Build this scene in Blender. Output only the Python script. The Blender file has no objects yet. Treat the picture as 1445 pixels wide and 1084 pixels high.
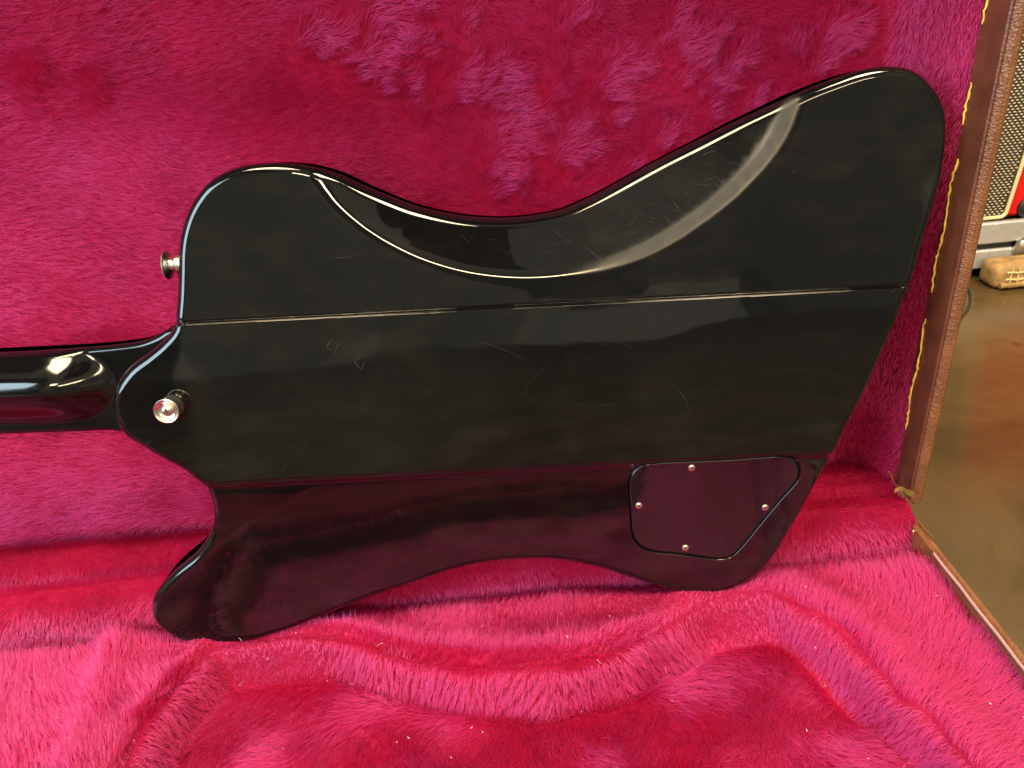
import bpy, math, random
import numpy as np
from mathutils import Matrix, Vector
from mathutils.geometry import delaunay_2d_cdt

random.seed(4)
rng = np.random.default_rng(11)
SC = bpy.context.scene
COL = SC.collection

# ------------------------------------------------------------------ camera
FPX, PITCH, ROLL, CAMH = 1085.0, math.radians(28.9), math.radians(5.5), 0.50
CR = np.array([1.0, 0, 0])
CF = np.array([0, math.cos(PITCH), -math.sin(PITCH)])
CU = np.array([0, math.sin(PITCH), math.cos(PITCH)])
VR = CR * math.cos(ROLL) - CU * math.sin(ROLL)
VU = CR * math.sin(ROLL) + CU * math.cos(ROLL)
CP = np.array([0, 0, CAMH])
cam = bpy.data.cameras.new('camera')
cam.sensor_width = 36.0
cam.lens = 36.0 * FPX / 1445.0
cam.clip_start = 0.02
cam.clip_end = 200.0
cam_ob = bpy.data.objects.new('camera', cam)
COL.objects.link(cam_ob)
m = Matrix.Identity(4)
for i in range(3):
    m[i][0], m[i][1], m[i][2], m[i][3] = VR[i], VU[i], -CF[i], CP[i]
cam_ob.matrix_world = m
SC.camera = cam_ob

# ------------------------------------------------------------------ surroundings and lamps
w = bpy.data.worlds.new('World')
SC.world = w
w.use_nodes = True
bg = w.node_tree.nodes['Background']
bg.inputs['Strength'].default_value = 0.37
wt = w.node_tree.nodes.new('ShaderNodeTexCoord')
wl = w.node_tree.links
wm = w.node_tree.nodes.new('ShaderNodeMapping')           # an indistinct cluttered room: upright blocks of dim wall and furniture
wm.inputs['Scale'].default_value = (1.0, 1.0, 0.62)
wl.new(wt.outputs['Generated'], wm.inputs['Vector'])
wv_ = w.node_tree.nodes.new('ShaderNodeTexVoronoi')
wv_.distance = 'CHEBYCHEV'
wv_.inputs['Scale'].default_value = 5.5
wl.new(wm.outputs['Vector'], wv_.inputs['Vector'])
wn = w.node_tree.nodes.new('ShaderNodeTexNoise')
wn.inputs['Scale'].default_value = 2.2
wn.inputs['Detail'].default_value = 2
wl.new(wt.outputs['Generated'], wn.inputs['Vector'])
ws = w.node_tree.nodes.new('ShaderNodeSeparateColor')
wl.new(wv_.outputs['Color'], ws.inputs['Color'])
wx = w.node_tree.nodes.new('ShaderNodeMix')
wx.inputs['Factor'].default_value = 0.42
wl.new(ws.outputs[0], wx.inputs['A'])
wl.new(wn.outputs['Fac'], wx.inputs['B'])
wr = w.node_tree.nodes.new('ShaderNodeValToRGB')
we = wr.color_ramp.elements
we[0].position, we[0].color = 0.25, (0.12, 0.105, 0.08, 1)
we[1].position, we[1].color = 0.78, (1.75, 1.62, 1.22, 1)
wl.new(wx.outputs['Result'], wr.inputs['Fac'])
wl.new(wr.outputs['Color'], bg.inputs['Color'])


def area(name, loc, target, sx, sy, power, color, shape='RECTANGLE'):
    l = bpy.data.lights.new(name, 'AREA')
    l.shape = shape
    l.size, l.size_y = sx, sy
    l.energy = power
    l.color = color
    o = bpy.data.objects.new(name, l)
    COL.objects.link(o)
    o.location = loc
    o.rotation_euler = (Vector(target) - Vector(loc)).to_track_quat('-Z', 'Y').to_euler()
    return o


area('window_light', (-1.9, -1.0, 1.25), (-0.1, 0.45, 0.2), 1.2, 1.6, 80, (0.64, 0.86, 1.0))
area('ceiling_or_fill_light', (-0.55, -0.1, 2.5), (-0.1, 0.3, 0.1), 0.75, 0.6, 58, (1.0, 0.77, 0.48))
area('ceiling_or_fill_light', (0.9, -0.15, 2.5), (0.2, 0.2, 0.1), 0.75, 0.6, 72, (1.0, 0.77, 0.48))
area('ceiling_or_fill_light', (1.3, -4.2, 2.45), (0.1, 0.4, 0.2), 2.4, 0.22, 110, (1.0, 0.76, 0.46))
area('ceiling_or_fill_light', (1.6, 1.5, 2.4), (1.2, 1.3, 0.0), 0.5, 0.5, 9, (1.0, 0.88, 0.68))
area('ceiling_or_fill_light', (-0.5, -3.0, 2.5), (-0.3, -2.4, 0.0), 0.6, 0.6, 70, (1.0, 0.80, 0.52))  # added fill lamp out of view, brightens the floor the lacquer mirrors

SC.view_settings.view_transform = 'Standard'
SC.view_settings.look = 'None'
SC.view_settings.gamma = 1
SC.view_settings.exposure = 0.16
SC.render.engine = 'CYCLES'
SC.cycles.use_denoising = True
SC.cycles.use_adaptive_sampling = True
SC.cycles.adaptive_threshold = 0.02
SC.cycles.max_bounces = 6
SC.cycles.diffuse_bounces = 3
SC.cycles.glossy_bounces = 4
SC.cycles.transmission_bounces = 4
SC.cycles.caustics_reflective = False
SC.cycles.caustics_refractive = False
SC.cycles.sample_clamp_indirect = 4.0
SC.cycles_curves.shape = 'RIBBONS'


# ------------------------------------------------------------------ helpers
def ray(x, y):
    return CF + VR * (x - 722.5) / FPX - VU * (y - 542.0) / FPX


def onY(x, y, Y):
    d = ray(x, y)
    return CP + d * (Y / d[1])


def onZ(x, y, Z):
    d = ray(x, y)
    return CP + d * ((Z - CAMH) / d[2])


def vnoise(x, y, seed=0):
    """smooth value noise in [-1, 1] on arrays"""
    r = np.random.default_rng(seed).uniform(-1, 1, (256, 256))
    xi, yi = np.floor(x).astype(int), np.floor(y).astype(int)
    fx, fy = x - xi, y - yi
    fx, fy = fx * fx * fx * (fx * (fx * 6 - 15) + 10), fy * fy * fy * (fy * (fy * 6 - 15) + 10)
    a, b = r[xi & 255, yi & 255], r[(xi + 1) & 255, yi & 255]
    c, d = r[xi & 255, (yi + 1) & 255], r[(xi + 1) & 255, (yi + 1) & 255]
    return (a * (1 - fx) + b * fx) * (1 - fy) + (c * (1 - fx) + d * fx) * fy


def sstep(t):
    t = np.clip(t, 0, 1)
    return t * t * (3 - 2 * t)


def link(name, data, parent=None, mat=None):
    o = bpy.data.objects.new(name, data)
    COL.objects.link(o)
    if parent is not None:
        o.parent = parent
    if mat is not None:
        data.materials.append(mat)
    return o


def thing(name, label, cat, loc=(0, 0, 0), group=None):
    o = bpy.data.objects.new(name, None)
    COL.objects.link(o)
    o.empty_display_size = 0.02
    o.location = loc
    o['label'], o['category'] = label, cat
    if group:
        o['group'] = group
    return o


def mesh_obj(name, verts, faces, mat, parent=None, smooth=False, normals=None):
    me = bpy.data.meshes.new(name)
    off = np.array(parent.location) if parent is not None and parent.parent is None else None
    v = np.asarray(verts, float)
    if parent is not None:
        v = v - base_of(parent)
    me.from_pydata([tuple(p) for p in v], [], [tuple(int(i) for i in f) for f in faces])
    me.update()
    if smooth or normals is not None:
        me.polygons.foreach_set('use_smooth', [True] * len(me.polygons))
    if normals is not None:
        me.normals_split_custom_set_from_vertices([tuple(n) for n in normals])
    return link(name, me, parent, mat)


def base_of(o):
    p = np.zeros(3)
    while o is not None:
        p = p + np.array(o.location)
        o = o.parent
    return p


class MB:
    def __init__(self):
        self.v, self.f = [], []

    def box(self, lo, hi, axes=None, org=(0, 0, 0), bev=0.0):
        lo, hi = np.array(lo, float), np.array(hi, float)
        b = min(bev, *(0.49 * (hi - lo))) if bev else 0
        ax = np.eye(3) if axes is None else np.array(axes, float)
        n = len(self.v)
        if not b:
            for k in range(8):
                p = np.array([hi[i] if (k >> i) & 1 else lo[i] for i in range(3)])
                self.v.append(np.array(org) + p @ ax)
            for q in ((0, 2, 3, 1), (4, 5, 7, 6), (0, 1, 5, 4), (2, 6, 7, 3), (0, 4, 6, 2), (1, 3, 7, 5)):
                self.f.append([n + i for i in q])
            return
        idx = {}
        for k in range(8):
            for a in range(3):
                p = np.array([(hi[i] if (k >> i) & 1 else lo[i]) for i in range(3)])
                for i in range(3):
                    if i != a:
                        p[i] += -b if (k >> i) & 1 else b
                idx[(k, a)] = len(self.v)
                self.v.append(np.array(org) + p @ ax)
        for a in range(3):
            o1, o2 = (a + 1) % 3, (a + 2) % 3
            for s in (0, 1):
                c = [(s << a) | (i << o1) | (j << o2) for i, j in ((0, 0), (1, 0), (1, 1), (0, 1))]
                q = [idx[(k, a)] for k in c]
                self.f.append(q if s else q[::-1])
            for i in (0, 1):
                for j in (0, 1):
                    k0 = (i << o1) | (j << o2)
                    k1 = k0 | (1 << a)
                    q = [idx[(k0, o1)], idx[(k1, o1)], idx[(k1, o2)], idx[(k0, o2)]]
                    self.f.append(q if (i ^ j) else q[::-1])
        for k in range(8):
            q = [idx[(k, 0)], idx[(k, 1)], idx[(k, 2)]]
            self.f.append(q if bin(k).count('1') % 2 else q[::-1])

    def tube(self, pts, rad, seg=8, cap=True):
        pts = [np.array(p, float) for p in pts]
        n0 = len(self.v)
        up = np.array([0.13, 0.31, 0.94])
        for i, p in enumerate(pts):
            t = pts[min(i + 1, len(pts) - 1)] - pts[max(i - 1, 0)]
            t = t / (np.linalg.norm(t) + 1e-12)
            a = np.cross(t, up)
            if np.linalg.norm(a) < 0.1:
                a = np.cross(t, np.array([1.0, 0, 0]))
            a = a / np.linalg.norm(a)
            b = np.cross(t, a)
            rr = rad[i] if hasattr(rad, '__len__') else rad
            for k in range(seg):
                an = 2 * math.pi * k / seg
                self.v.append(p + rr * (a * math.cos(an) + b * math.sin(an)))
        for i in range(len(pts) - 1):
            for k in range(seg):
                k2 = (k + 1) % seg
                self.f.append([n0 + i * seg + k, n0 + i * seg + k2, n0 + (i + 1) * seg + k2, n0 + (i + 1) * seg + k])
        if cap:
            self.f.append([n0 + k for k in range(seg)][::-1])
            self.f.append([n0 + (len(pts) - 1) * seg + k for k in range(seg)])

    def lathe(self, prof, org, ax, seg=40):
        """prof: (radius, height); ax: rows = x, y, axis"""
        ax = np.array(ax, float)
        n0 = len(self.v)
        for (r, h) in prof:
            for k in range(seg):
                an = 2 * math.pi * k / seg
                self.v.append(np.array(org) + ax[0] * r * math.cos(an) + ax[1] * r * math.sin(an) + ax[2] * h)
        for i in range(len(prof) - 1):
            for k in range(seg):
                k2 = (k + 1) % seg
                self.f.append([n0 + i * seg + k, n0 + i * seg + k2, n0 + (i + 1) * seg + k2, n0 + (i + 1) * seg + k])
        self.f.append([n0 + (len(prof) - 1) * seg + k for k in range(seg)])
        self.f.append([n0 + k for k in range(seg)][::-1])

    def build(self, name, mat, parent=None, smooth=False):
        o = mesh_obj(name, self.v, self.f, mat, parent, smooth)
        if smooth:
            try:
                o.data.set_sharp_from_angle(angle=math.radians(38))
            except Exception:
                pass
        return o


# ------------------------------------------------------------------ materials
def nodes(name):
    mt = bpy.data.materials.new(name)
    mt.use_nodes = True
    nt = mt.node_tree
    return mt, nt, nt.nodes['Principled BSDF']


def plain(name, col, rough=0.5, metal=0.0, spec=0.5, bump=0.0, bscale=200.0, var=0.0):
    mt, nt, p = nodes(name)
    p.inputs['Base Color'].default_value = (*col, 1)
    p.inputs['Roughness'].default_value = rough
    p.inputs['Metallic'].default_value = metal
    p.inputs['Specular IOR Level'].default_value = spec
    tc = nt.nodes.new('ShaderNodeTexCoord')
    if bump:
        n = nt.nodes.new('ShaderNodeTexNoise')
        n.inputs['Scale'].default_value = bscale
        n.inputs['Detail'].default_value = 4
        nt.links.new(tc.outputs['Object'], n.inputs['Vector'])
        b = nt.nodes.new('ShaderNodeBump')
        b.inputs['Strength'].default_value = bump
        b.inputs['Distance'].default_value = 0.001
        nt.links.new(n.outputs['Fac'], b.inputs['Height'])
        nt.links.new(b.outputs['Normal'], p.inputs['Normal'])
    if var:
        n = nt.nodes.new('ShaderNodeTexNoise')
        n.inputs['Scale'].default_value = bscale * 0.3
        n.inputs['Detail'].default_value = 5
        nt.links.new(tc.outputs['Object'], n.inputs['Vector'])
        r = nt.nodes.new('ShaderNodeValToRGB')
        r.color_ramp.elements[0].position = 0.3
        r.color_ramp.elements[1].position = 0.7
        r.color_ramp.elements[0].color = (*[c * (1 - var) for c in col], 1)
        r.color_ramp.elements[1].color = (*[min(1, c * (1 + var)) for c in col], 1)
        nt.links.new(n.outputs['Fac'], r.inputs['Fac'])
        nt.links.new(r.outputs['Color'], p.inputs['Base Color'])
    return mt


def lacquer(name, hazy=0.0):
    """black nitro lacquer: mirror gloss with patches of rubbed haze and fine swirl scratches"""
    mt, nt, p = nodes(name)
    p.inputs['Base Color'].default_value = (0.0022, 0.0022, 0.0025, 1)
    p.inputs['Specular IOR Level'].default_value = 0.5
    tc = nt.nodes.new('ShaderNodeTexCoord')
    n = nt.nodes.new('ShaderNodeTexNoise')
    n.inputs['Scale'].default_value = 9
    n.inputs['Detail'].default_value = 6
    n.inputs['Roughness'].default_value = 0.6
    nt.links.new(tc.outputs['Object'], n.inputs['Vector'])
    mp = nt.nodes.new('ShaderNodeMapping')
    mp.inputs['Rotation'].default_value = (0, 0.35, 0)
    mp.inputs['Scale'].default_value = (30, 60, 70)
    nt.links.new(tc.outputs['Object'], mp.inputs['Vector'])
    n2 = nt.nodes.new('ShaderNodeTexNoise')
    n2.inputs['Scale'].default_value = 1.0
    n2.inputs['Detail'].default_value = 6
    nt.links.new(mp.outputs['Vector'], n2.inputs['Vector'])
    r = nt.nodes.new('ShaderNodeMapRange')
    r.inputs['From Min'].default_value = 0.40
    r.inputs['From Max'].default_value = 0.68
    r.inputs['To Min'].default_value = 0.025 + 0.10 * hazy
    r.inputs['To Max'].default_value = 0.060 + 0.22 * hazy
    nt.links.new(n.outputs['Fac'], r.inputs['Value'])
    at = nt.nodes.new('ShaderNodeAttribute')
    at.attribute_name = 'wear'
    wmul = nt.nodes.new('ShaderNodeMath')
    wmul.operation = 'MULTIPLY_ADD'
    wmul.inputs[1].default_value = 0.46
    nt.links.new(at.outputs['Fac'], wmul.inputs[0])
    nt.links.new(r.outputs['Result'], wmul.inputs[2])
    nt.links.new(wmul.outputs[0], p.inputs['Roughness'])
    # thin film of dust and polish residue; olive tint paints in hazy reflections
    r2 = nt.nodes.new('ShaderNodeMapRange')
    r2.inputs['From Min'].default_value = 0.45
    r2.inputs['From Max'].default_value = 0.75
    r2.inputs['To Min'].default_value = 0.0
    r2.inputs['To Max'].default_value = 1.0
    mul = nt.nodes.new('ShaderNodeMath')
    mul.operation = 'MULTIPLY'
    nt.links.new(n.outputs['Fac'], mul.inputs[0])
    nt.links.new(n2.outputs['Fac'], mul.inputs[1])
    mul2 = nt.nodes.new('ShaderNodeMath')
    mul2.operation = 'MULTIPLY'
    mul2.inputs[1].default_value = 2.0
    nt.links.new(mul.outputs[0], mul2.inputs[0])
    nt.links.new(mul2.outputs[0], r2.inputs['Value'])
    mix = nt.nodes.new('ShaderNodeMixRGB')
    mix.inputs['Color1'].default_value = (0.0022, 0.0022, 0.0025, 1)
    mix.inputs['Color2'].default_value = (0.0052, 0.0050, 0.0041, 1)
    nt.links.new(r2.outputs['Result'], mix.inputs['Fac'])
    nt.links.new(mix.outputs['Color'], p.inputs['Base Color'])
    b = nt.nodes.new('ShaderNodeBump')
    b.inputs['Strength'].default_value = 0.012 + 0.05 * hazy
    b.inputs['Distance'].default_value = 0.0006
    nt.links.new(n2.outputs['Fac'], b.inputs['Height'])
    nt.links.new(b.outputs['Normal'], p.inputs['Normal'])
    return mt


def tolex(name, col, rough, strength):
    mt, nt, p = nodes(name)
    tc = nt.nodes.new('ShaderNodeTexCoord')
    v = nt.nodes.new('ShaderNodeTexVoronoi')
    v.feature = 'SMOOTH_F1'
    v.inputs['Scale'].default_value = 800
    nt.links.new(tc.outputs['Object'], v.inputs['Vector'])
    n = nt.nodes.new('ShaderNodeTexNoise')
    n.inputs['Scale'].default_value = 300
    n.inputs['Detail'].default_value = 3
    nt.links.new(tc.outputs['Object'], n.inputs['Vector'])
    a = nt.nodes.new('ShaderNodeMath')
    a.operation = 'ADD'
    nt.links.new(v.outputs['Distance'], a.inputs[0])
    nt.links.new(n.outputs['Fac'], a.inputs[1])
    b = nt.nodes.new('ShaderNodeBump')
    b.inputs['Strength'].default_value = strength
    b.inputs['Distance'].default_value = 0.0008
    nt.links.new(a.outputs[0], b.inputs['Height'])
    nt.links.new(b.outputs['Normal'], p.inputs['Normal'])
    n3 = nt.nodes.new('ShaderNodeTexNoise')
    n3.inputs['Scale'].default_value = 60
    n3.inputs['Detail'].default_value = 5
    nt.links.new(tc.outputs['Object'], n3.inputs['Vector'])
    r = nt.nodes.new('ShaderNodeValToRGB')
    r.color_ramp.elements[0].position = 0.35
    r.color_ramp.elements[1].position = 0.65
    r.color_ramp.elements[0].color = (*[c * 0.8 for c in col], 1)
    r.color_ramp.elements[1].color = (*[c * 1.15 for c in col], 1)
    nt.links.new(n3.outputs['Fac'], r.inputs['Fac'])
    nt.links.new(r.outputs['Color'], p.inputs['Base Color'])
    p.inputs['Roughness'].default_value = rough
    return mt


def concrete():
    mt, nt, p = nodes('stained_concrete')
    tc = nt.nodes.new('ShaderNodeTexCoord')
    cols = []
    n1 = nt.nodes.new('ShaderNodeTexNoise')
    n1.inputs['Scale'].default_value = 5.0
    n1.inputs['Detail'].default_value = 9
    n1.inputs['Roughness'].default_value = 0.62
    n1.inputs['Distortion'].default_value = 0.6
    nt.links.new(tc.outputs['Object'], n1.inputs['Vector'])
    r = nt.nodes.new('ShaderNodeValToRGB')
    e = r.color_ramp.elements
    e[0].position, e[0].color = 0.28, (0.050, 0.031, 0.012, 1)
    e[1].position, e[1].color = 0.72, (0.130, 0.086, 0.036, 1)
    k = r.color_ramp.elements.new(0.5)
    k.color = (0.088, 0.057, 0.023, 1)
    nt.links.new(n1.outputs['Fac'], r.inputs['Fac'])
    # dark pits
    v = nt.nodes.new('ShaderNodeTexNoise')
    v.inputs['Scale'].default_value = 22
    v.inputs['Detail'].default_value = 2
    nt.links.new(tc.outputs['Object'], v.inputs['Vector'])
    vr = nt.nodes.new('ShaderNodeMapRange')
    vr.inputs['From Min'].default_value = 0.68
    vr.inputs['From Max'].default_value = 0.76
    nt.links.new(v.outputs['Fac'], vr.inputs['Value'])
    mx = nt.nodes.new('ShaderNodeMixRGB')
    mx.inputs['Color2'].default_value = (0.06, 0.036, 0.014, 1)
    nt.links.new(vr.outputs['Result'], mx.inputs['Fac'])
    nt.links.new(r.outputs['Color'], mx.inputs['Color1'])
    # pale grey patches
    n2 = nt.nodes.new('ShaderNodeTexNoise')
    n2.inputs['Scale'].default_value = 3.1
    n2.inputs['Detail'].default_value = 5
    nt.links.new(tc.outputs['Object'], n2.inputs['Vector'])
    r2 = nt.nodes.new('ShaderNodeMapRange')
    r2.inputs['From Min'].default_value = 0.56
    r2.inputs['From Max'].default_value = 0.68
    r2.inputs['To Max'].default_value = 0.55
    nt.links.new(n2.outputs['Fac'], r2.inputs['Value'])
    m2 = nt.nodes.new('ShaderNodeMixRGB')
    m2.inputs['Color2'].default_value = (0.20, 0.17, 0.13, 1)
    nt.links.new(r2.outputs['Result'], m2.inputs['Fac'])
    nt.links.new(mx.outputs['Color'], m2.inputs['Color1'])
    nt.links.new(m2.outputs['Color'], p.inputs['Base Color'])
    rr = nt.nodes.new('ShaderNodeMapRange')
    rr.inputs['To Min'].default_value = 0.10
    rr.inputs['To Max'].default_value = 0.30
    nt.links.new(n1.outputs['Fac'], rr.inputs['Value'])
    nt.links.new(rr.outputs['Result'], p.inputs['Roughness'])
    b = nt.nodes.new('ShaderNodeBump')
    b.inputs['Strength'].default_value = 0.12
    b.inputs['Distance'].default_value = 0.002
    nt.links.new(n1.outputs['Fac'], b.inputs['Height'])
    nt.links.new(b.outputs['Normal'], p.inputs['Normal'])
    return mt


def plush_fibre():
    mt = bpy.data.materials.new('plush_fibre')
    mt.use_nodes = True
    nt = mt.node_tree
    nt.nodes.remove(nt.nodes['Principled BSDF'])
    h = nt.nodes.new('ShaderNodeBsdfHairPrincipled')
    h.model = 'CHIANG'
    h.parametrization = 'COLOR'
    hi = nt.nodes.new('ShaderNodeHairInfo')
    r = nt.nodes.new('ShaderNodeValToRGB')
    r.color_ramp.elements[0].color = (0.80, 0.012, 0.037, 1)
    r.color_ramp.elements[1].color = (0.97, 0.029, 0.082, 1)
    nt.links.new(hi.outputs['Random'], r.inputs['Fac'])
    nt.links.new(r.outputs['Color'], h.inputs['Color'])
    h.inputs['Roughness'].default_value = 0.24
    h.inputs['Radial Roughness'].default_value = 0.55
    h.inputs['IOR'].default_value = 1.33
    h.inputs['Coat'].default_value = 0.0
    h2 = nt.nodes.new('ShaderNodeBsdfHair')          # dyed fibre surface: the gloss itself is tinted
    h2.component = 'Reflection'
    h2.inputs['Color'].default_value = (0.70, 0.055, 0.39, 1)
    h2.inputs['RoughnessU'].default_value = 0.22
    h2.inputs['RoughnessV'].default_value = 0.9
    ad = nt.nodes.new('ShaderNodeMixShader')
    ad.inputs[0].default_value = 0.26
    nt.links.new(h.outputs['BSDF'], ad.inputs[1])
    nt.links.new(h2.outputs['BSDF'], ad.inputs[2])
    nt.links.new(ad.outputs[0], nt.nodes['Material Output'].inputs['Surface'])
    return mt


M_LACQ = lacquer('black_lacquer')
M_NECK = lacquer('black_neck_lacquer', 0.55)
M_COVER = plain('black_cover_plastic', (0.006, 0.005, 0.006), 0.09)
M_NICKEL = plain('worn_nickel', (0.66, 0.63, 0.57), 0.27, 1.0, bump=0.05, bscale=700)
M_SCREW = plain('screw_steel', (0.60, 0.57, 0.48), 0.3, 1.0, bump=0.1, bscale=900)
M_FELT = plain('black_felt', (0.008, 0.008, 0.008), 0.9)
M_SLOT = plain('dark_slot', (0.02, 0.015, 0.01), 0.7)
M_SCRATCH = plain('scratch', (0.045, 0.044, 0.038), 0.3)
M_BACKING = plain('plush_backing', (0.22, 0.006, 0.035), 0.9, spec=0.1, var=0.2, bscale=60)
M_TOLEX = tolex('tan_tolex', (0.165, 0.063, 0.023), 0.40, 0.65)
M_WALL = tolex('brown_vinyl', (0.115, 0.036, 0.018), 0.34, 0.25)
M_GLUE = plain('dried_glue', (0.95, 0.62, 0.10), 0.25, bump=0.2, bscale=500)
M_PIPE = plain('pink_piping', (0.34, 0.20, 0.20), 0.45, bump=0.4, bscale=900)
M_BRASS = plain('brass', (0.88, 0.68, 0.30), 0.22, 1.0, bump=0.08, bscale=400)
M_PLUSH = plush_fibre()
M_FLOOR = concrete()

# ------------------------------------------------------------------ floor
fl = mesh_obj('floor', [(-8, -8, 0), (8, -8, 0), (8, 8, 0), (-8, 8, 0)], [(0, 1, 2, 3)], M_FLOOR)
fl['kind'] = 'structure'
fl['label'] = 'brown stained polished concrete floor'

# ------------------------------------------------------------------ the guitar case
YH, ZR = 0.443, 0.115           # rim plane of the upright lid, rim plane of the base
XI, XO = 0.287, 0.2960           # inner and outer face of the right wall
XL = -0.86                      # left end of the case
LID_TOP, LID_BACK = 0.565, 0.545
case = thing('guitar_case', 'open brown guitar case lined with crimson plush, lid standing upright', 'guitar case', (0.0, 0.35, 0.0))

mb = MB()
mb.box((XI, YH, ZR + 0.004), (XO, LID_BACK, LID_TOP), bev=0.003)
mb.box((XL, YH, LID_TOP - 0.011), (XI - 0.001, LID_BACK, LID_TOP), bev=0.003)
mb.box((XL, YH, ZR + 0.004), (XL + 0.011, LID_BACK, LID_TOP - 0.012), bev=0.003)
mb.box((XL + 0.012, LID_BACK - 0.012, 0.086), (XI - 0.001, LID_BACK - 0.001, LID_TOP - 0.012))
mb.box((XL + 0.012, YH + 0.002, 0.078), (XI - 0.001, LID_BACK - 0.013, 0.084))
mb.build('lid_shell', M_TOLEX, case)
mb = MB()
mb.box((XI - 0.0022, YH + 0.0015, ZR + 0.013), (XI - 0.0002, LID_BACK - 0.014, LID_TOP - 0.013), bev=0.0008)
mb.build('lid_inner_wall', M_WALL, case)

BF = 0.02                       # front of the base
mb = MB()
mb.box((XI - 0.0052, BF, 0.004), (XI + 0.001, YH - 0.012, ZR), bev=0.0022)
mb.box((XL, BF, 0.004), (XL + 0.011, YH, ZR), bev=0.003)
mb.box((XL + 0.012, BF, 0.004), (XI - 0.010, BF + 0.011, ZR), bev=0.003)
mb.box((XL + 0.012, YH - 0.009, 0.004), (XI - 0.010, YH, 0.066), bev=0.002)
mb.box((XL + 0.012, BF + 0.012, 0.006), (XI - 0.010, YH - 0.010, 0.014))
mb.build('base_shell', M_TOLEX, case)

# lid lining: a profile in (Y, Z) swept along X
PROF = np.array([(0.512, 0.552), (0.512, 0.50), (0.512, 0.44), (0.512, 0.38), (0.512, 0.32), (0.512, 0.26), (0.512, 0.21),
                 (0.511, 0.17), (0.510, 0.14), (0.510, 0.116), (0.508, 0.099), (0.501, 0.107), (0.492, 0.120), (0.479, 0.125),
                 (0.467, 0.119), (0.459, 0.106), (0.452, 0.113), (0.444, 0.120), (0.434, 0.116), (0.427, 0.104), (0.427, 0.080), (0.430, 0.055)])
_seg = np.concatenate([[0], np.cumsum(np.linalg.norm(np.diff(PROF, axis=0), axis=1))])
LTOT = _seg[-1]


def catmull(tt, knots, vals):
    i = np.clip(np.searchsorted(knots, tt, 'right') - 1, 0, len(knots) - 2)
    h = knots[i + 1] - knots[i]
    u = (tt - knots[i]) / h
    mm = np.gradient(vals, knots, axis=0)
    a, b = vals[i], vals[i + 1]
    ma, mb_ = mm[i], mm[i + 1]
    if vals.ndim > 1:
        u, h = u[:, None], h[:, None]
    return (2 * u**3 - 3 * u**2 + 1) * a + (u**3 - 2 * u**2 + u) * h * ma + (-2 * u**3 + 3 * u**2) * b + (u**3 - u**2) * h * mb_


def lid_surf(x, t):
    """x along the case, t = arc length down the profile"""
    yz = catmull(t, _seg, PROF)
    Y, Z = yz[:, 0].copy(), yz[:, 1].copy()
    roll = sstep((t - 0.425) / 0.03)
    # the second fold fades towards the right-hand end
    mid = np.exp(-((Y - 0.459) / 0.008) ** 2) * roll
    Z += mid * 0.010 * sstep((x + 0.05) / 0.2)
    Z += roll * (0.003 * vnoise(x * 14, t * 30, 3))
    panel = 1 - roll
    Y += panel * (0.004 * vnoise(x * 7, t * 7, 5) + 0.002 * vnoise(x * 19, t * 19, 6))
    Y -= panel * 0.045 * sstep((x - 0.250) / 0.0375) ** 1.6
    # a shallow horizontal sag in the padding near the top left
    Y += panel * 0.006 * np.exp(-((Z - 0.415 - 0.02 * vnoise(x * 5, x * 0, 8)) / 0.03) ** 2) * sstep((0.1 - x) / 0.3)
    X = x + 0.0
    return np.stack([X, Y, Z], 1)


# base lining: a height field with the moulded body cavity
CAV_PX = [(300, 912), (330, 906), (400, 897), (480, 901), (532, 915), (601, 930), (670, 941), (722, 945), (774, 941),
          (826, 930), (878, 913), (930, 889), (995, 857), (1040, 843), (1085, 838), (1120, 848), (1150, 866), (1187, 896), (1239, 947),
          (1291, 999), (1375, 1084), (1500, 1215), (1600, 1330), (600, 1500), (60, 1290), (120, 1180), (176, 1084), (207, 1020),
          (250, 968), (282, 936)]
ZP = 0.094
CAV = np.array([onZ(x, y, ZP + 0.006)[:2] for x, y in CAV_PX])


def poly_sd(P, poly):
    """signed distance to a closed polygon, positive inside; also the direction to the nearest edge point"""
    out = np.empty(len(P))
    near = np.empty((len(P), 2))
    A, B = poly, np.roll(poly, -1, 0)
    AB = B - A
    L2 = (AB ** 2).sum(1) + 1e-18
    for s in range(0, len(P), 6000):
        p = P[s:s + 6000]
        d = p[:, None, :] - A[None]
        t = np.clip((d * AB).sum(2) / L2, 0, 1)
        q = A[None] + t[..., None] * AB[None]
        dd = ((p[:, None, :] - q) ** 2).sum(2)
        k = dd.argmin(1)
        out[s:s + 6000] = np.sqrt(dd[np.arange(len(p)), k])
        near[s:s + 6000] = q[np.arange(len(p)), k]
        x, y = p[:, 0:1], p[:, 1:2]
        c = ((A[None, :, 1] > y) != (B[None, :, 1] > y)) & \
            (x < AB[None, :, 0] * (y - A[None, :, 1]) / (AB[None, :, 1] + 1e-18) + A[None, :, 0])
        ins = c.sum(1) % 2 == 1
        out[s:s + 6000] *= np.where(ins, 1, -1)
    return out, near


LB0, LB1 = onZ(150, 888, ZP)[:2], onZ(84, 1100, ZP)[:2]     # edge of the padded block on the left


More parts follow.
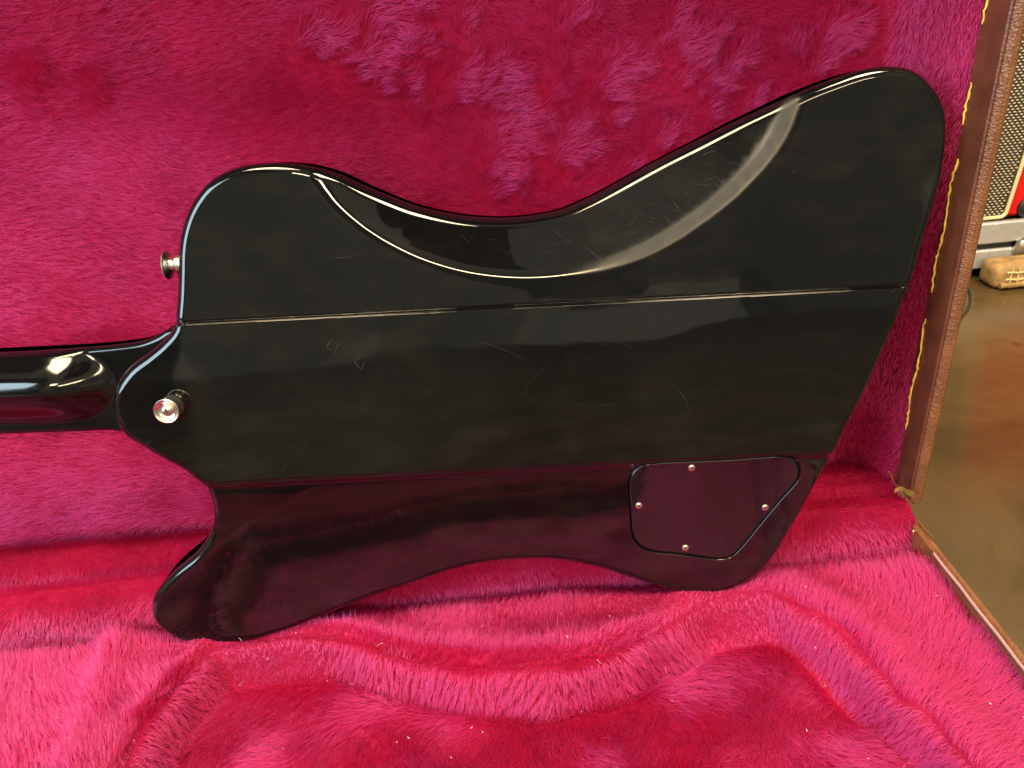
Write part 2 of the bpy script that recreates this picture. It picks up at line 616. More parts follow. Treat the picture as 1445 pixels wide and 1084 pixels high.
def base_height(x, y):
    P = np.stack([x, y], 1)
    sd, _ = poly_sd(P, CAV)
    sd = sd + 0.0025 * vnoise(x * 40, y * 40, 21) + 0.0040 * vnoise(x * 15, y * 15, 24)
    z = np.full(len(x), ZP)
    z -= 0.023 * sstep((sd + 0.004) / 0.017)
    # rounded cushion shoulder beside the cavity
    z += 0.006 * np.exp(-((sd + 0.014) / 0.016) ** 2)
    # creases where the rolled lip is stitched down
    fade = sstep((0.10 - x) / 0.05)
    z -= 0.009 * np.exp(-((sd + 0.006) / 0.0034) ** 2) * fade
    z -= 0.008 * np.exp(-((sd - 0.0155) / 0.0034) ** 2) * (0.4 + 0.6 * fade)
    z += 0.004 * np.exp(-((sd - 0.005) / 0.006) ** 2)
    # the block on the left stands proud of the panel beside it
    d = LB1 - LB0
    d = d / np.linalg.norm(d)
    left = (LB0[0] + (y - LB0[1]) * (d[0] / d[1])) - x
    z -= 0.011 * sstep((left + 0.006) / 0.020)
    z += 0.005 * np.exp(-((left + 0.010) / 0.010) ** 2)
    z += 0.0025 * vnoise(x * 16, y * 16, 22) + 0.0012 * vnoise(x * 45, y * 45, 23)
    # the pad tucks down at the hinge side and along the right wall
    z -= 0.026 * sstep((y - 0.406) / 0.026) ** 1.4
    z += 0.009 * sstep((x - 0.235) / 0.045) * sstep((0.425 - y) / 0.03)
    # seam of the cavity floor
    seam = onZ(748, 1012, 0.07)
    z -= 0.004 * np.exp(-((x - seam[0] - 0.1 * (seam[1] - y)) / 0.004) ** 2) * sstep((sd - 0.010) / 0.01) * sstep((y - 0.24) / 0.05)
    return z


def grid_mesh(name, fn, us, vs, mat, parent):
    U, V = np.meshgrid(us, vs)
    P = fn(U.ravel(), V.ravel())
    nu, nv = len(us), len(vs)
    idx = np.arange(nu * nv).reshape(nv, nu)
    F = np.stack([idx[:-1, :-1].ravel(), idx[:-1, 1:].ravel(), idx[1:, 1:].ravel(), idx[1:, :-1].ravel()], 1)
    return mesh_obj(name, P, F, mat, parent, smooth=True)


def base_surf(x, y):
    return np.stack([x, y, base_height(x, y)], 1)


lid_lining = grid_mesh('lid_lining', lid_surf, np.linspace(XL + 0.013, 0.2852, 190), np.linspace(0, LTOT, 150), M_BACKING, case)
base_lining = grid_mesh('base_lining', base_surf, np.linspace(XL + 0.013, 0.2815, 240), np.linspace(BF + 0.013, 0.4335, 130), M_BACKING, case)


def fur(name, surf, lo, hi, count, comb, parent, length, seed, clump=0.0032, rad=0.00016, cst=0.82, wobble=0.10):
    """plush pile: strands rooted on surf(u, v), laid over along the comb field and gathered in tufts"""
    g = np.random.default_rng(seed)
    count = int(count * 1.75)
    u = g.uniform(lo[0], hi[0], count)
    v = g.uniform(lo[1], hi[1], count)
    # as many strands per area of cloth on slopes as on the flat
    e0 = 0.0012
    ga = surf(np.clip(u + e0, lo[0], hi[0]), v) - surf(np.clip(u - e0, lo[0], hi[0]), v)
    gb = surf(u, np.clip(v + e0, lo[1], hi[1])) - surf(u, np.clip(v - e0, lo[1], hi[1]))
    ar = np.linalg.norm(np.cross(ga, gb), axis=1) / (4 * e0 * e0)
    k = g.uniform(0, 1, len(u)) < np.clip(ar, 0.5, 2.0) / 2.0
    u, v = u[k], v[k]
    n = len(u)
    # strands in a tuft share the shape of the strand at the tuft's centre
    hr = np.random.default_rng(seed + 1).uniform(0, 1, (512, 512, 2))
    iu, iv = np.floor(u / clump).astype(int), np.floor(v / clump).astype(int)
    best = np.full(n, 1e9)
    cu, cv = u.copy(), v.copy()
    for du in (-1, 0, 1):
        for dv in (-1, 0, 1):
            h_ = hr[(iu + du) & 511, (iv + dv) & 511]
            a_, b_ = (iu + du + h_[:, 0]) * clump, (iv + dv + h_[:, 1]) * clump
            dd = (a_ - u) ** 2 + (b_ - v) ** 2
            k = dd < best
            best[k], cu[k], cv[k] = dd[k], a_[k], b_[k]
    cu = np.clip(cu, lo[0], hi[0])
    cv = np.clip(cv, lo[1], hi[1])

    def frame(a, b):
        e = 0.0012
        p = surf(a, b)
        pu = (surf(np.minimum(a + e, hi[0]), b) - surf(np.maximum(a - e, lo[0]), b))
        pv = (surf(a, np.minimum(b + e, hi[1])) - surf(a, np.maximum(b - e, lo[1])))
        pu /= np.linalg.norm(pu, axis=1)[:, None] + 1e-12
        pv /= np.linalg.norm(pv, axis=1)[:, None] + 1e-12
        nn = np.cross(pu, pv)
        nn /= np.linalg.norm(nn, axis=1)[:, None] + 1e-12
        return p, pu, pv, nn

    p, pu, pv, nn = frame(u, v)
    sgn = np.where((nn * np.array([0, -0.6, 0.8])).sum(1) < 0, -1.0, 1.0)
    nn *= sgn[:, None]
    ang, tilt, lenf = comb(u, v, p)
    lenf = lenf * g.uniform(0.72, 1.12, n)
    ang = ang + g.normal(0, 0.16, n)
    tilt = np.clip(tilt + g.normal(0, 0.10, n), 0.05, 1.5)
    D = np.cos(ang)[:, None] * pu + np.sin(ang)[:, None] * pv
    L = length * lenf
    cp = surf(cu, cv)
    off = (cp - p)
    K = 5
    pts = np.empty((n, K, 3))
    st, ct = np.sin(tilt)[:, None], np.cos(tilt)[:, None]
    wob = g.normal(0, 1, (n, 3)) * (wobble * L)[:, None]
    for k in range(K):
        s = k / (K - 1)
        along = (L * s)[:, None]
        bend = 0.55 + 0.45 * s
        q = p + D * along * st * bend + nn * along * (ct + (1 - ct) * 0.42 * (1 - s))
        q = q + off * (cst * s ** 1.3) + wob * s * s
        pts[:, k] = q
    pts -= base_of(parent)
    cu_ = bpy.data.hair_curves.new(name)
    cu_.add_curves([K] * n)
    cu_.attributes['position'].data.foreach_set('vector', pts.astype(np.float32).ravel())
    ra = cu_.attributes.get('radius') or cu_.attributes.new('radius', 'FLOAT', 'POINT')
    prof = np.array([1.0, 1.0, 0.9, 0.65, 0.22])
    rr = (rad * g.uniform(0.7, 1.25, n))[:, None] * prof[None]
    ra.data.foreach_set('value', rr.astype(np.float32).ravel())
    o = link(name, cu_, parent, M_PLUSH)
    o['kind'] = 'stuff'
    return o


# ruffled tufts on the lid panel, in world (X, Z) with radius and a swirl angle
def panel_spot(x, y):
    q = onY(x, y, 0.505)
    return q[0], q[2]


TUFTS = [(700, 225, 0.026), (520, 35, 0.032), (862, 110, 0.022), (1172, 55, 0.020), (36, 110, 0.020), (122, 120, 0.012),
         (800, 215, 0.018), (760, 150, 0.014), (930, 190, 0.016), (1065, 150, 0.014), (980, 60, 0.016), (640, 120, 0.022),
         (560, 110, 0.018), (800, 20, 0.026), (1310, 80, 0.012), (425, 60, 0.018),
         (890, 235, 0.012), (1110, 60, 0.014), (1040, 90, 0.012)]
TF = [(*panel_spot(x, y), r, i) for i, (x, y, r) in enumerate(TUFTS)]


TW = np.random.default_rng(77).uniform(0.45, 1.0, 64)
TW[[0, 1, 2, 3]] = 1.0


def comb_lid(x, t, p):
    Z = p[:, 2]
    # +v runs down the profile; angle pi/2 = down, pi = left
    ang = 3.35 + 0.55 * vnoise(x * 5, Z * 5, 31) + 0.40 * vnoise(x * 14, Z * 14, 32) + 0.20 * vnoise(x * 50, Z * 50, 35)
    low = sstep((0.37 - Z) / 0.09) * sstep((0.02 - x) / 0.2)
    ang = ang + 0.55 * low
    # the pile is brushed flat low on the left and stands up towards the top
    tilt = 1.02 + 0.32 * low + 0.30 * vnoise(x * 5 + 9, Z * 7, 38) + 0.26 * vnoise(x * 12, Z * 12, 33) + 0.12 * vnoise(x * 34, Z * 34, 34)
    tilt = tilt - 0.42 * np.exp(-((Z - 0.440) / 0.035) ** 2) * sstep((0.0 - x) / 0.15)
    lenf = np.ones(len(x))
    # loose brushed strokes across the upper panel
    st_ = sstep((vnoise(x * 20 + Z * 6, Z * 7, 171) + 0.6 * vnoise(x * 55, Z * 28, 172) + 0.35 * vnoise(x * 150, Z * 90, 173) - 0.42) / 0.6)
    st_ = 0.75 * st_ * sstep((Z - 0.33) / 0.05) * sstep((x + 0.22) / 0.15)
    ang = ang * (1 - st_) + st_ * 6.7
    tilt = tilt * (1 - st_) + st_ * 1.12
    for (cx, cz, r, i) in TF:
        wx_, wz_ = x - cx, Z - cz
        th_ = 0.5 * vnoise(np.array([i * 1.7]), np.array([3.3]), 7)[0] + 0.5
        a_, b_ = wx_ * math.cos(th_) - wz_ * math.sin(th_), wx_ * math.sin(th_) + wz_ * math.cos(th_)
        d = np.sqrt(a_ ** 2 + (b_ * 0.75) ** 2) / r
        d = d * (1 + 0.5 * vnoise(x * 60, Z * 60, 60 + i)) + 0.35 * vnoise(x * 170, Z * 170, 160 + i)
        ramp = 0.15 + 0.85 * sstep((a_ / r + 1.0) / 1.5)       # each ruffle fans up to one crest
        wgt = sstep((1.4 - d) / 1.3) * ramp * TW[i]
        ang = ang * (1 - wgt) + wgt * (6.6 + 0.6 * vnoise(x * 60, Z * 60, 40 + i) + 0.5 * vnoise(x * 160, Z * 160, 120 + i))
        tilt = tilt * (1 - wgt) + wgt * (1.12 + 0.25 * vnoise(x * 90, Z * 90, 90 + i))
        lenf = lenf + 0.45 * wgt
    side = sstep((x - 0.235) / 0.03)
    ang = ang * (1 - side) + side * (1.75 + 0.4 * vnoise(x * 40, Z * 25, 39))
    tilt = tilt * (1 - side) + side * (1.28 + 0.15 * vnoise(x * 30, Z * 30, 34))
    roll = sstep((t - 0.428) / 0.02)
    ang = ang * (1 - roll) + roll * (1.57 + 0.5 * vnoise(x * 25, t * 40, 36))
    tilt = tilt * (1 - roll) + roll * (0.75 + 0.2 * vnoise(x * 30, t * 30, 37))
    lenf = lenf * (1 - 0.15 * roll) * (1 - 0.35 * sstep((x - 0.262) / 0.02) * (1 - roll))
    return ang, tilt, lenf


# where along X the guitar's lower edge touches the pad
GB_X = [-0.30, -0.262, -0.235, -0.17, -0.13, 0.03, 0.07, 0.15, 0.18]
GB_W = [0.0, 0.6, 1.0, 1.0, 0.25, 0.25, 1.0, 1.0, 0.0]


def comb_base(x, y, p):
    P = np.stack([x, y], 1)
    sd, near = poly_sd(P, CAV)
    # u = +X, v = +Y; pi/2 = away from the viewer
    gx, gy = near[:, 0] - x, near[:, 1] - y
    into = np.arctan2(gy, gx) + np.where(sd > 0, math.pi, 0.0)              # down the wall, to the cavity's middle
    right = sstep((x - 0.10) / 0.06)
    nz_ = 0.55 * vnoise(x * 7, y * 7, 51) + 0.38 * vnoise(x * 28, y * 28, 52) + 0.2 * vnoise(x * 80, y * 80, 56)
    ang = 1.57 + nz_ - 0.75 * right                                          # pads lie away, the right block to the upper right
    tilt = 1.10 + 0.32 * vnoise(x * 15, y * 15, 55) + 0.14 * vnoise(x * 60, y * 60, 57)
    edge = sd + 0.0025 * vnoise(x * 40, y * 40, 21) + 0.0040 * vnoise(x * 15, y * 15, 24) + 0.003 * vnoise(x * 70, y * 70, 59)
    floor_ = edge > 0.0155
    a2_ = -1.57 + 1.3 * vnoise(x * 11 + 3, y * 11, 53) + 0.8 * vnoise(x * 34, y * 34, 54)
    t2_ = 1.22 + 0.25 * vnoise(x * 13, y * 13, 61) + 0.12 * vnoise(x * 60, y * 60, 57)
    ang = np.where(floor_, a2_, ang)
    tilt = np.where(floor_, t2_, tilt)
    lip = ((edge > -0.003) & ~floor_).astype(float)
    ang = np.where(lip > 0, into + 0.6 * vnoise(x * 18, y * 18, 58) + 0.35 * vnoise(x * 50, y * 50, 63), ang)
    tilt = np.where(lip > 0, 1.20 + 0.20 * right + 0.10 * vnoise(x * 50, y * 50, 62), tilt)
    # the pile is pressed down under the guitar's lower edge
    press = np.exp(-(np.maximum(0, np.abs(y - 0.396) - 0.012) / 0.010) ** 2) * np.interp(x, GB_X, GB_W)
    return ang, np.minimum(1.5, tilt + 0.3 * press), (1.0 - 0.2 * lip) * (1 - 0.72 * press) * (1 - 0.5 * np.exp(-((sd + 0.007) / 0.004) ** 2) * sstep((0.10 - x) / 0.05))


f1 = fur('plush_pile', lid_surf, (-0.54, 0.02), (0.2852, LTOT), 365000, comb_lid, lid_lining, 0.0085, 101, clump=0.0024, rad=0.00014, cst=0.5, wobble=0.09)
f2 = fur('plush_pile', base_surf, (-0.50, 0.17), (0.2805, 0.4335), 195000, comb_base, base_lining, 0.0120, 202, clump=0.0035, rad=0.00017, cst=0.9, wobble=0.11)

# bead of yellow glue along the cut edge of the lid plush
runs = []
zz = np.arange(0.172, 0.55, 0.0022)
run = []
for i, z in enumerate(zz):
    q = (XI - 0.0024 + 0.0003 * math.sin(z * 900) * random.random() - 0.0008 * random.random(), 0.4655 + 0.0012 * math.sin(z * 130) + random.uniform(-.0004, .0004), z)
    gap = vnoise(np.array([z * 55.0]), np.array([0.5]), 71)[0] > 0.35
    if gap:
        runs.append(run)
        run = []
    else:
        run.append(q)
runs.append(run)
for run in runs:
    if len(run) > 3:
        gl = MB()
        gl.tube(run, [0.0003] + [random.uniform(0.0004, 0.0009) for _ in run[2:]] + [0.0003], 6)
        gl.build('glue_bead', M_GLUE, case, smooth=True)

# pale piping inside the right rim of the base
pp = MB()
pp.tube([(XI - 0.0060 - 0.0002 * math.sin(y * 150), y, ZR - 0.0010) for y in np.arange(BF + 0.014, 0.402, 0.004)], 0.0010, 8)
pp.build('rim_piping', M_PIPE, case, smooth=True)

# bent brass hinge strip at the right end of the hinge line
hg = MB()
hpts = [onY(*q, 0.438) for q in ((1262, 693), (1268, 689), (1274, 690), (1281, 695), (1290, 698))]
for a, b in zip(hpts[:-1], hpts[1:]):
    pass
hv = []
for i, q in enumerate(hpts):
    wv = 0.0018 + 0.0010 * (i / 4)
    hv += [q + np.array([0, 0, wv * .8]), q + np.array([0, -0.0008, -wv * .8]), q + np.array([0, 0.0012, wv * .8]), q + np.array([0, 0.0012, -wv * .8])]
hf = []
for i in range(len(hpts) - 1):
    a, b = i * 4, i * 4 + 4
    hf += [(a, a + 1, b + 1, b), (a + 2, b + 2, b + 3, a + 3), (a, b, b + 2, a + 2), (a + 1, a + 3, b + 3, b + 1)]
hf += [(0, 2, 3, 1), (16, 17, 19, 18)]
hinge = mesh_obj('hinge', hv, hf, M_BRASS, case, smooth=False)
hp = MB()
hp.tube([onY(*q, 0.455) for q in ((1252, 664), (1256, 668), (1259, 675), (1262, 682))], [0.0008, 0.0011, 0.001, 0.0006], 8)
hp.build('hinge_pin', M_BRASS, hinge, smooth=True)
hp = MB()
hp.tube([onZ(*q, 0.117) for q in ((1290, 731), (1296, 736), (1303, 745), (1310, 753), (1318, 761))], [0.0006, 0.0009, 0.0008, 0.0008, 0.0006], 8)
hp.build('hinge_wire', M_BRASS, hinge, smooth=True)
hp = MB()
q = onZ(1290, 751, 0.112)
hp.box((-0.0016, -0.001, -0.002), (0.0016, 0.001, 0.002), org=q, bev=0.0005)
hp.build('hinge_rivet', M_BRASS, hinge)
hp = MB()
hp.tube([onY(*q, 0.447) for q in ((1287, 702), (1290, 692), (1290, 683), (1292, 676), (1296, 672))], [0.0012, 0.0012, 0.0010, 0.0008, 0.0005], 8)
hp.build('hinge_tab', M_WALL, hinge, smooth=True)

# ------------------------------------------------------------------ the guitar
BETA = math.radians(12.0)
GO = np.array([0.0, 0.39, 0.108])
GN = np.array([0, -math.cos(BETA), math.sin(BETA)])
GY = np.array([0, math.sin(BETA), math.cos(BETA)])
GX = np.array([1.0, 0, 0])
guitar = thing('guitar', 'glossy black guitar lying back side out against the plush lid', 'guitar', tuple(GO + np.array([0, 0.02, 0])))


def g2(x, y, h=0.0):
    d = ray(x, y)
    t = ((GO + GN * h - CP) @ GN) / (d @ GN)
    p = CP + d * t - GO
    return np.array([p[0], p @ GY])


def gw(P, z):
    P = np.atleast_2d(P)
    z = np.broadcast_to(np.asarray(z, float), (len(P),))
    return GO + P[:, :1] * GX + P[:, 1:2] * GY + z[:, None] * GN


def smooth_closed(pts, n):
    """closed Catmull-Rom resampled evenly"""
    p = np.array(pts, float)
    out = []
    N = len(p)
    for i in range(N):
        p0, p1, p2, p3 = p[(i - 1) % N], p[i], p[(i + 1) % N], p[(i + 2) % N]
        t1 = np.linalg.norm(p1 - p0) ** .5 + 1e-9
        t2 = t1 + np.linalg.norm(p2 - p1) ** .5 + 1e-9
        t3 = t2 + np.linalg.norm(p3 - p2) ** .5 + 1e-9
        for u in np.linspace(0, 1, 14, endpoint=False):
            t = t1 + (t2 - t1) * u
            a1 = (t1 - t) / t1 * p0 + t / t1 * p1
            a2 = (t2 - t) / (t2 - t1) * p1 + (t - t1) / (t2 - t1) * p2
            a3 = (t3 - t) / (t3 - t2) * p2 + (t - t2) / (t3 - t2) * p3
            b1 = (t2 - t) / t2 * a1 + t / t2 * a2
            b2 = (t3 - t) / (t3 - t1) * a2 + (t - t1) / (t3 - t1) * a3
            out.append((t2 - t) / (t2 - t1) * b1 + (t - t1) / (t2 - t1) * b2)
    out = np.array(out)
    return resample(out, n, True)


def resample(p, n, closed=False):
    q = np.vstack([p, p[:1]]) if closed else p
    s = np.concatenate([[0], np.cumsum(np.linalg.norm(np.diff(q, axis=0), axis=1))])
    t = np.linspace(0, s[-1], n, endpoint=not closed)
    return np.stack([np.interp(t, s, q[:, 0]), np.interp(t, s, q[:, 1])], 1)


BODY_PX = [(246, 461), (250, 440), (252, 415), (253, 385), (254, 350), (258, 325), (266, 300), (278, 278), (295, 258), (318, 243),
           (345, 234), (380, 230), (415, 231), (450, 237), (480, 246), (515, 262), (549, 276), (583, 289), (618, 298), (652, 304), (688, 307),
           (722, 307), (757, 303), (791, 296), (826, 281), (861, 263), (895, 244), (930, 225), (980, 200), (1036, 172), (1080, 152),
           (1126, 131), (1171, 113), (1217, 98), (1253, 94), (1278, 97), (1299, 108), (1317, 128), (1328, 149), (1332, 174), (1331, 204),
           (1325, 246), (1314, 289), (1299, 340), (1282, 398), (1276, 413), (1262, 450), (1240, 500), (1215, 555), (1190, 603), (1165, 650),
           (1140, 698), (1115, 742), (1095, 775), (1075, 800), (1052, 818), (1025, 830), (1000, 835), (970, 834), (940, 829), (910, 820),
           (880, 810), (850, 800), (820, 793), (790, 788), (760, 786), (730, 787), (700, 789), (660, 796), (620, 807), (580, 821),
           (540, 834), (521, 841), (467, 862), (409, 885), (350, 902), (302, 907), (267, 903), (240, 891), (221, 873), (216, 851),
           (224, 830), (248, 803), (280, 776), (297, 751), (303, 730), (302, 712), (297, 694), (290, 682), (277, 673), (260, 660),
           (235, 647), (205, 629), (180, 613), (170, 598), (164, 578), (163, 556), (169, 538), (185, 517), (210, 498), (231, 480)]
ARC_PX = [(425, 222), (436, 238), (446, 252), (456, 266), (470, 283), (490, 302), (520, 325), (560, 349), (600, 367), (650, 382),
          (700, 390), (750, 392), (800, 388), (850, 379), (900, 363), (950, 338), (1000, 304), (1040, 271), (1072, 238), (1096, 207),
          (1112, 178), (1123, 150), (1131, 122), (1137, 92)]
COVER_PX = [(887, 678), (893, 664), (905, 655), (924, 651), (986, 648), (1044, 645), (1099, 641), (1114, 643), (1125, 652), (1129, 664),
            (1125, 679), (1102, 707), (1073, 744), (1043, 782), (1033, 790), (1019, 793), (967, 787), (916, 780), (901, 771), (893, 757), (889, 720)]
U0, U1 = g2(247, 459), g2(1278, 406)
L0, L1 = g2(290, 684), g2(1140, 641)
uE = (U1 - U0) / np.linalg.norm(U1 - U0)
uN = np.array([-uE[1], uE[0]])
lE = (L1 - L0) / np.linalg.norm(L1 - L0)
lN = np.array([-lE[1], lE[0]])
ARC = np.array([g2(x, y) for x, y in ARC_PX])
ARC = resample(smooth_closed(np.vstack([ARC, ARC[-1:] + [[0.02, 0.08]], ARC[:1] + [[-0.02, 0.09]]]), 700), 700, True)
COVER = smooth_closed([g2(x, y, -0.004) for x, y in COVER_PX], 260)
RE = 0.0062


def softplus(d, e):
    return e * np.logaddexp(0, d / e)


def body_rest(P, pocket=True):
    su = (P - U0) @ uN
    sl = -(P - L0) @ lN
    su = su + 0.00007 * vnoise(P[:, 0] * 130 + 60, P[:, 1] * 20 + 60, 84)
    z = -0.0024 * sstep((su + 0.0006) / 0.0016)
    # narrow drip groove where wing and centre meet
    z = z - 0.0005 * np.exp(-((su - 0.0011) / 0.0005) ** 2)
    z = z - 0.0030 * sstep((sl + 0.001) / 0.0062) - 0.0005 * np.exp(-((sl + 0.0004) / 0.0006) ** 2)
    z = z - math.tan(math.radians(3.6)) * softplus(sl - 0.004, 0.0012)
    near = (P[:, 1] > 0.20)
    if near.any():
        sd, _ = poly_sd(P[near], ARC)
        e = np.interp(P[near, 0], [-0.1, 0.05, 0.17], [0.0017, 0.0019, 0.0025])
        z[near] -= math.tan(math.radians(22)) * softplus(sd, e)
    if pocket:
        c = (P[:, 0] > 0.06) & (P[:, 1] < 0.11)
        if c.any():
            sd, _ = poly_sd(P[c], COVER)
            z[c] -= 0.0018 * sstep((sd + 0.0006) / 0.0013)
    # hand-sanded waviness
    z = z + 0.00016 * vnoise(P[:, 0] * 14 + 40, P[:, 1] * 14 + 40, 81) + 0.00005 * vnoise(P[:, 0] * 40 + 40, P[:, 1] * 40 + 40, 82)
    return z


def outline_at(px, rest, r):
    pts = np.array([g2(x, y, -r) for x, y in px])
    for _ in range(3):
        z = rest(pts)
        pts = np.array([g2(x, y, zz - r) for (x, y), zz in zip(px, z)])
    return pts


def relief(outline, rest, r, extra, step, clear=None):
    """triangulated relief over an outline with a rolled edge of radius r -> P2, z, normals, tris, loop length"""
    n = len(outline)
    nxt, prv = np.roll(outline, -1, 0), np.roll(outline, 1, 0)
    tg = nxt - prv
    tg /= np.linalg.norm(tg, axis=1)[:, None]
    area2 = np.sum(outline[:, 0] * nxt[:, 1] - nxt[:, 0] * outline[:, 1])
    inn = np.stack([-tg[:, 1], tg[:, 0]], 1) * (1 if area2 > 0 else -1)
    pts = [extra] if len(extra) else []
    for k, d in enumerate(np.array([0.03, 0.09, 0.18, 0.30, 0.44, 0.60, 0.78, 1.0, 1.25]) * r):
        q = outline + inn * d
        pts.append(q)
    x0, y0 = outline.min(0)
    x1, y1 = outline.max(0)
    gx, gy = np.meshgrid(np.arange(x0, x1, step), np.arange(y0, y1, step))
    gx = gx + (np.arange(gx.shape[0]) % 2)[:, None] * step * 0.5
    gp = np.stack([gx.ravel(), gy.ravel()], 1)
    sd, _ = poly_sd(gp, outline)
    gp = gp[sd > 1.5 * r]
    if clear is not None:
        gp = gp[clear(gp)]
    pts.append(gp)
    allp = np.vstack(pts)
    sd, _ = poly_sd(allp, outline)
    # ring points must lie at their own distance
    okd = np.ones(len(allp), bool)
    base = len(extra)
    for k, d in enumerate(np.array([0.03, 0.09, 0.18, 0.30, 0.44, 0.60, 0.78, 1.0, 1.25]) * r):
        s = slice(base + k * n, base + (k + 1) * n)
        okd[s] = sd[s] > d * 0.93
    if len(extra):
        okd[:base] = sd[:base] > 1.3 * r * 0.02
    allp = allp[okd & (sd > 1e-5)]
    P = np.vstack([outline, allp])
    edges = [(i, (i + 1) % n) for i in range(n)]
    res = delaunay_2d_cdt([Vector(p) for p in P], edges, [list(range(n)) if area2 > 0 else list(range(n))[::-1]], 1, 1e-7)
    P2 = np.array([(v.x, v.y) for v in res[0]])
    tris = np.array([f for f in res[2] if len(f) == 3])
    sd, near = poly_sd(P2, outline)
    sd = np.maximum(sd, 0)
    e = 0.00006
    z0 = rest(P2)
    zx = (rest(P2 + [e, 0]) - rest(P2 - [e, 0])) / (2 * e)
    zy = (rest(P2 + [0, e]) - rest(P2 - [0, e])) / (2 * e)
    nr = np.stack([-zx, -zy, np.ones(len(P2))], 1)
    nr /= np.linalg.norm(nr, axis=1)[:, None]
    q = np.clip((r - sd) / r, 0, 1)
    z = z0 - r * (1 - np.sqrt(np.maximum(0, 1 - q * q)))
    out = near - P2
    ln = np.linalg.norm(out, axis=1)
    out = out / (ln[:, None] + 1e-12)
    # boundary vertices: use the outline's own normal
    bmask = ln < 1e-6
    if bmask.any():
        dd = ((P2[bmask][:, None] - outline[None]) ** 2).sum(2).argmin(1)
        out[bmask] = -inn[dd]
    nrm = nr * np.sqrt(np.maximum(0, 1 - q * q))[:, None] + np.concatenate([out, np.zeros((len(out), 1))], 1) * q[:, None]
    nrm /= np.linalg.norm(nrm, axis=1)[:, None]
    # orient upwards
    a, b, c = P2[tris[:, 0]], P2[tris[:, 1]], P2[tris[:, 2]]
    cr = (b[:, 0] - a[:, 0]) * (c[:, 1] - a[:, 1]) - (b[:, 1] - a[:, 1]) * (c[:, 0] - a[:, 0])
    flip = cr < 0
    tris[flip] = tris[flip][:, ::-1]
    return P2, z, nrm, tris, out, bmask


def gdir(n):
    return n[:, :1] * GX + n[:, 1:2] * GY + n[:, 2:3] * GN


def rows_along(A, B, nrm, offs, step):
    L = np.linalg.norm(B - A)
    t = np.linspace(-0.02, 1.02, int(L / step))
    base = A[None] + (B - A)[None] * t[:, None]
    return np.vstack([base + nrm[None] * o for o in offs])


def poly_rows(poly, offs, closed=True):
    nxt, prv = np.roll(poly, -1, 0), np.roll(poly, 1, 0)
    tg = nxt - prv
    tg /= np.linalg.norm(tg, axis=1)[:, None] + 1e-12
    nn = np.stack([-tg[:, 1], tg[:, 0]], 1)
    return np.vstack([poly + nn * o for o in offs])


body_out = smooth_closed(outline_at(BODY_PX, lambda P: body_rest(P, False), RE), 900)
ex = [rows_along(U0, U1, uN, np.array([-3.2, -2.2, -1.5, -1.1, -.8, -.5, -.2, .1, .4, .65, .9, 1.1, 1.3, 1.5, 1.8, 2.2, 3.2]) * 1e-3, 0.003),
      rows_along(L0, L1, -lN, np.array([-3, -2, -1.5, -1.0, -.7, -.4, -.1, .2, .6, 1.0, 1.6, 2.4, 3.2, 4.0, 4.8, 5.6, 6.6, 8.0]) * 1e-3, 0.003)]
arc_part = ARC[(ARC[:, 1] < 0.36)]
ex.append(poly_rows(arc_part[::2], np.array([-7, -5, -3.6, -2.4, -1.6, -1.0, -.5, 0, .5, 1.0, 1.6, 2.4, 3.6, 5, 7]) * 1e-3))
ex.append(poly_rows(COVER, np.array([-1.2, -.7, -.45, -.3, -.15, 0, .15, .3, .45, .7, 1.2]) * 1e-3))
_a = np.vstack(ex[2:])
_su, _sl = (_a - U0) @ uN, -(_a - L0) @ lN
_a = _a[((_su < -0.0042) | (_su > 0.0042)) & ((_sl < -0.0042) | (_sl > 0.0092))]
extra = np.vstack(ex[:2] + [_a])


def body_clear(P):
    su_ = (P - U0) @ uN
    sl_ = -(P - L0) @ lN
    ok = ((su_ < -0.0045) | (su_ > 0.0045)) & ((sl_ < -0.0045) | (sl_ > 0.0095))
    return ok & (np.abs(poly_sd(P, ARC)[0]) > 0.0085) & (np.abs(poly_sd(P, COVER)[0]) > 0.0022)


P2, z, nrm, tris, outw, bmask = relief(body_out, body_rest, RE, extra, 0.0036, body_clear)
cen = P2[tris].mean(1)
su = (cen - U0) @ uN
sl = -(cen - L0) @ lN
region = np.where(su > 0.0012, 0, np.where(sl > -0.0004, 2, 1))

# side wall and front face below the rolled edge
ob = np.array([((P2 - p) ** 2).sum(1).argmin() for p in body_out])
zb = z[ob]
nb = len(ob)
ZF = -0.038
nrm_w = gdir(nrm)
pos_w = gw(P2, z)


def region_of(p):
    return 0 if (p - U0) @ uN > 0.0012 else (2 if -(p - L0) @ lN > -0.0004 else 1)


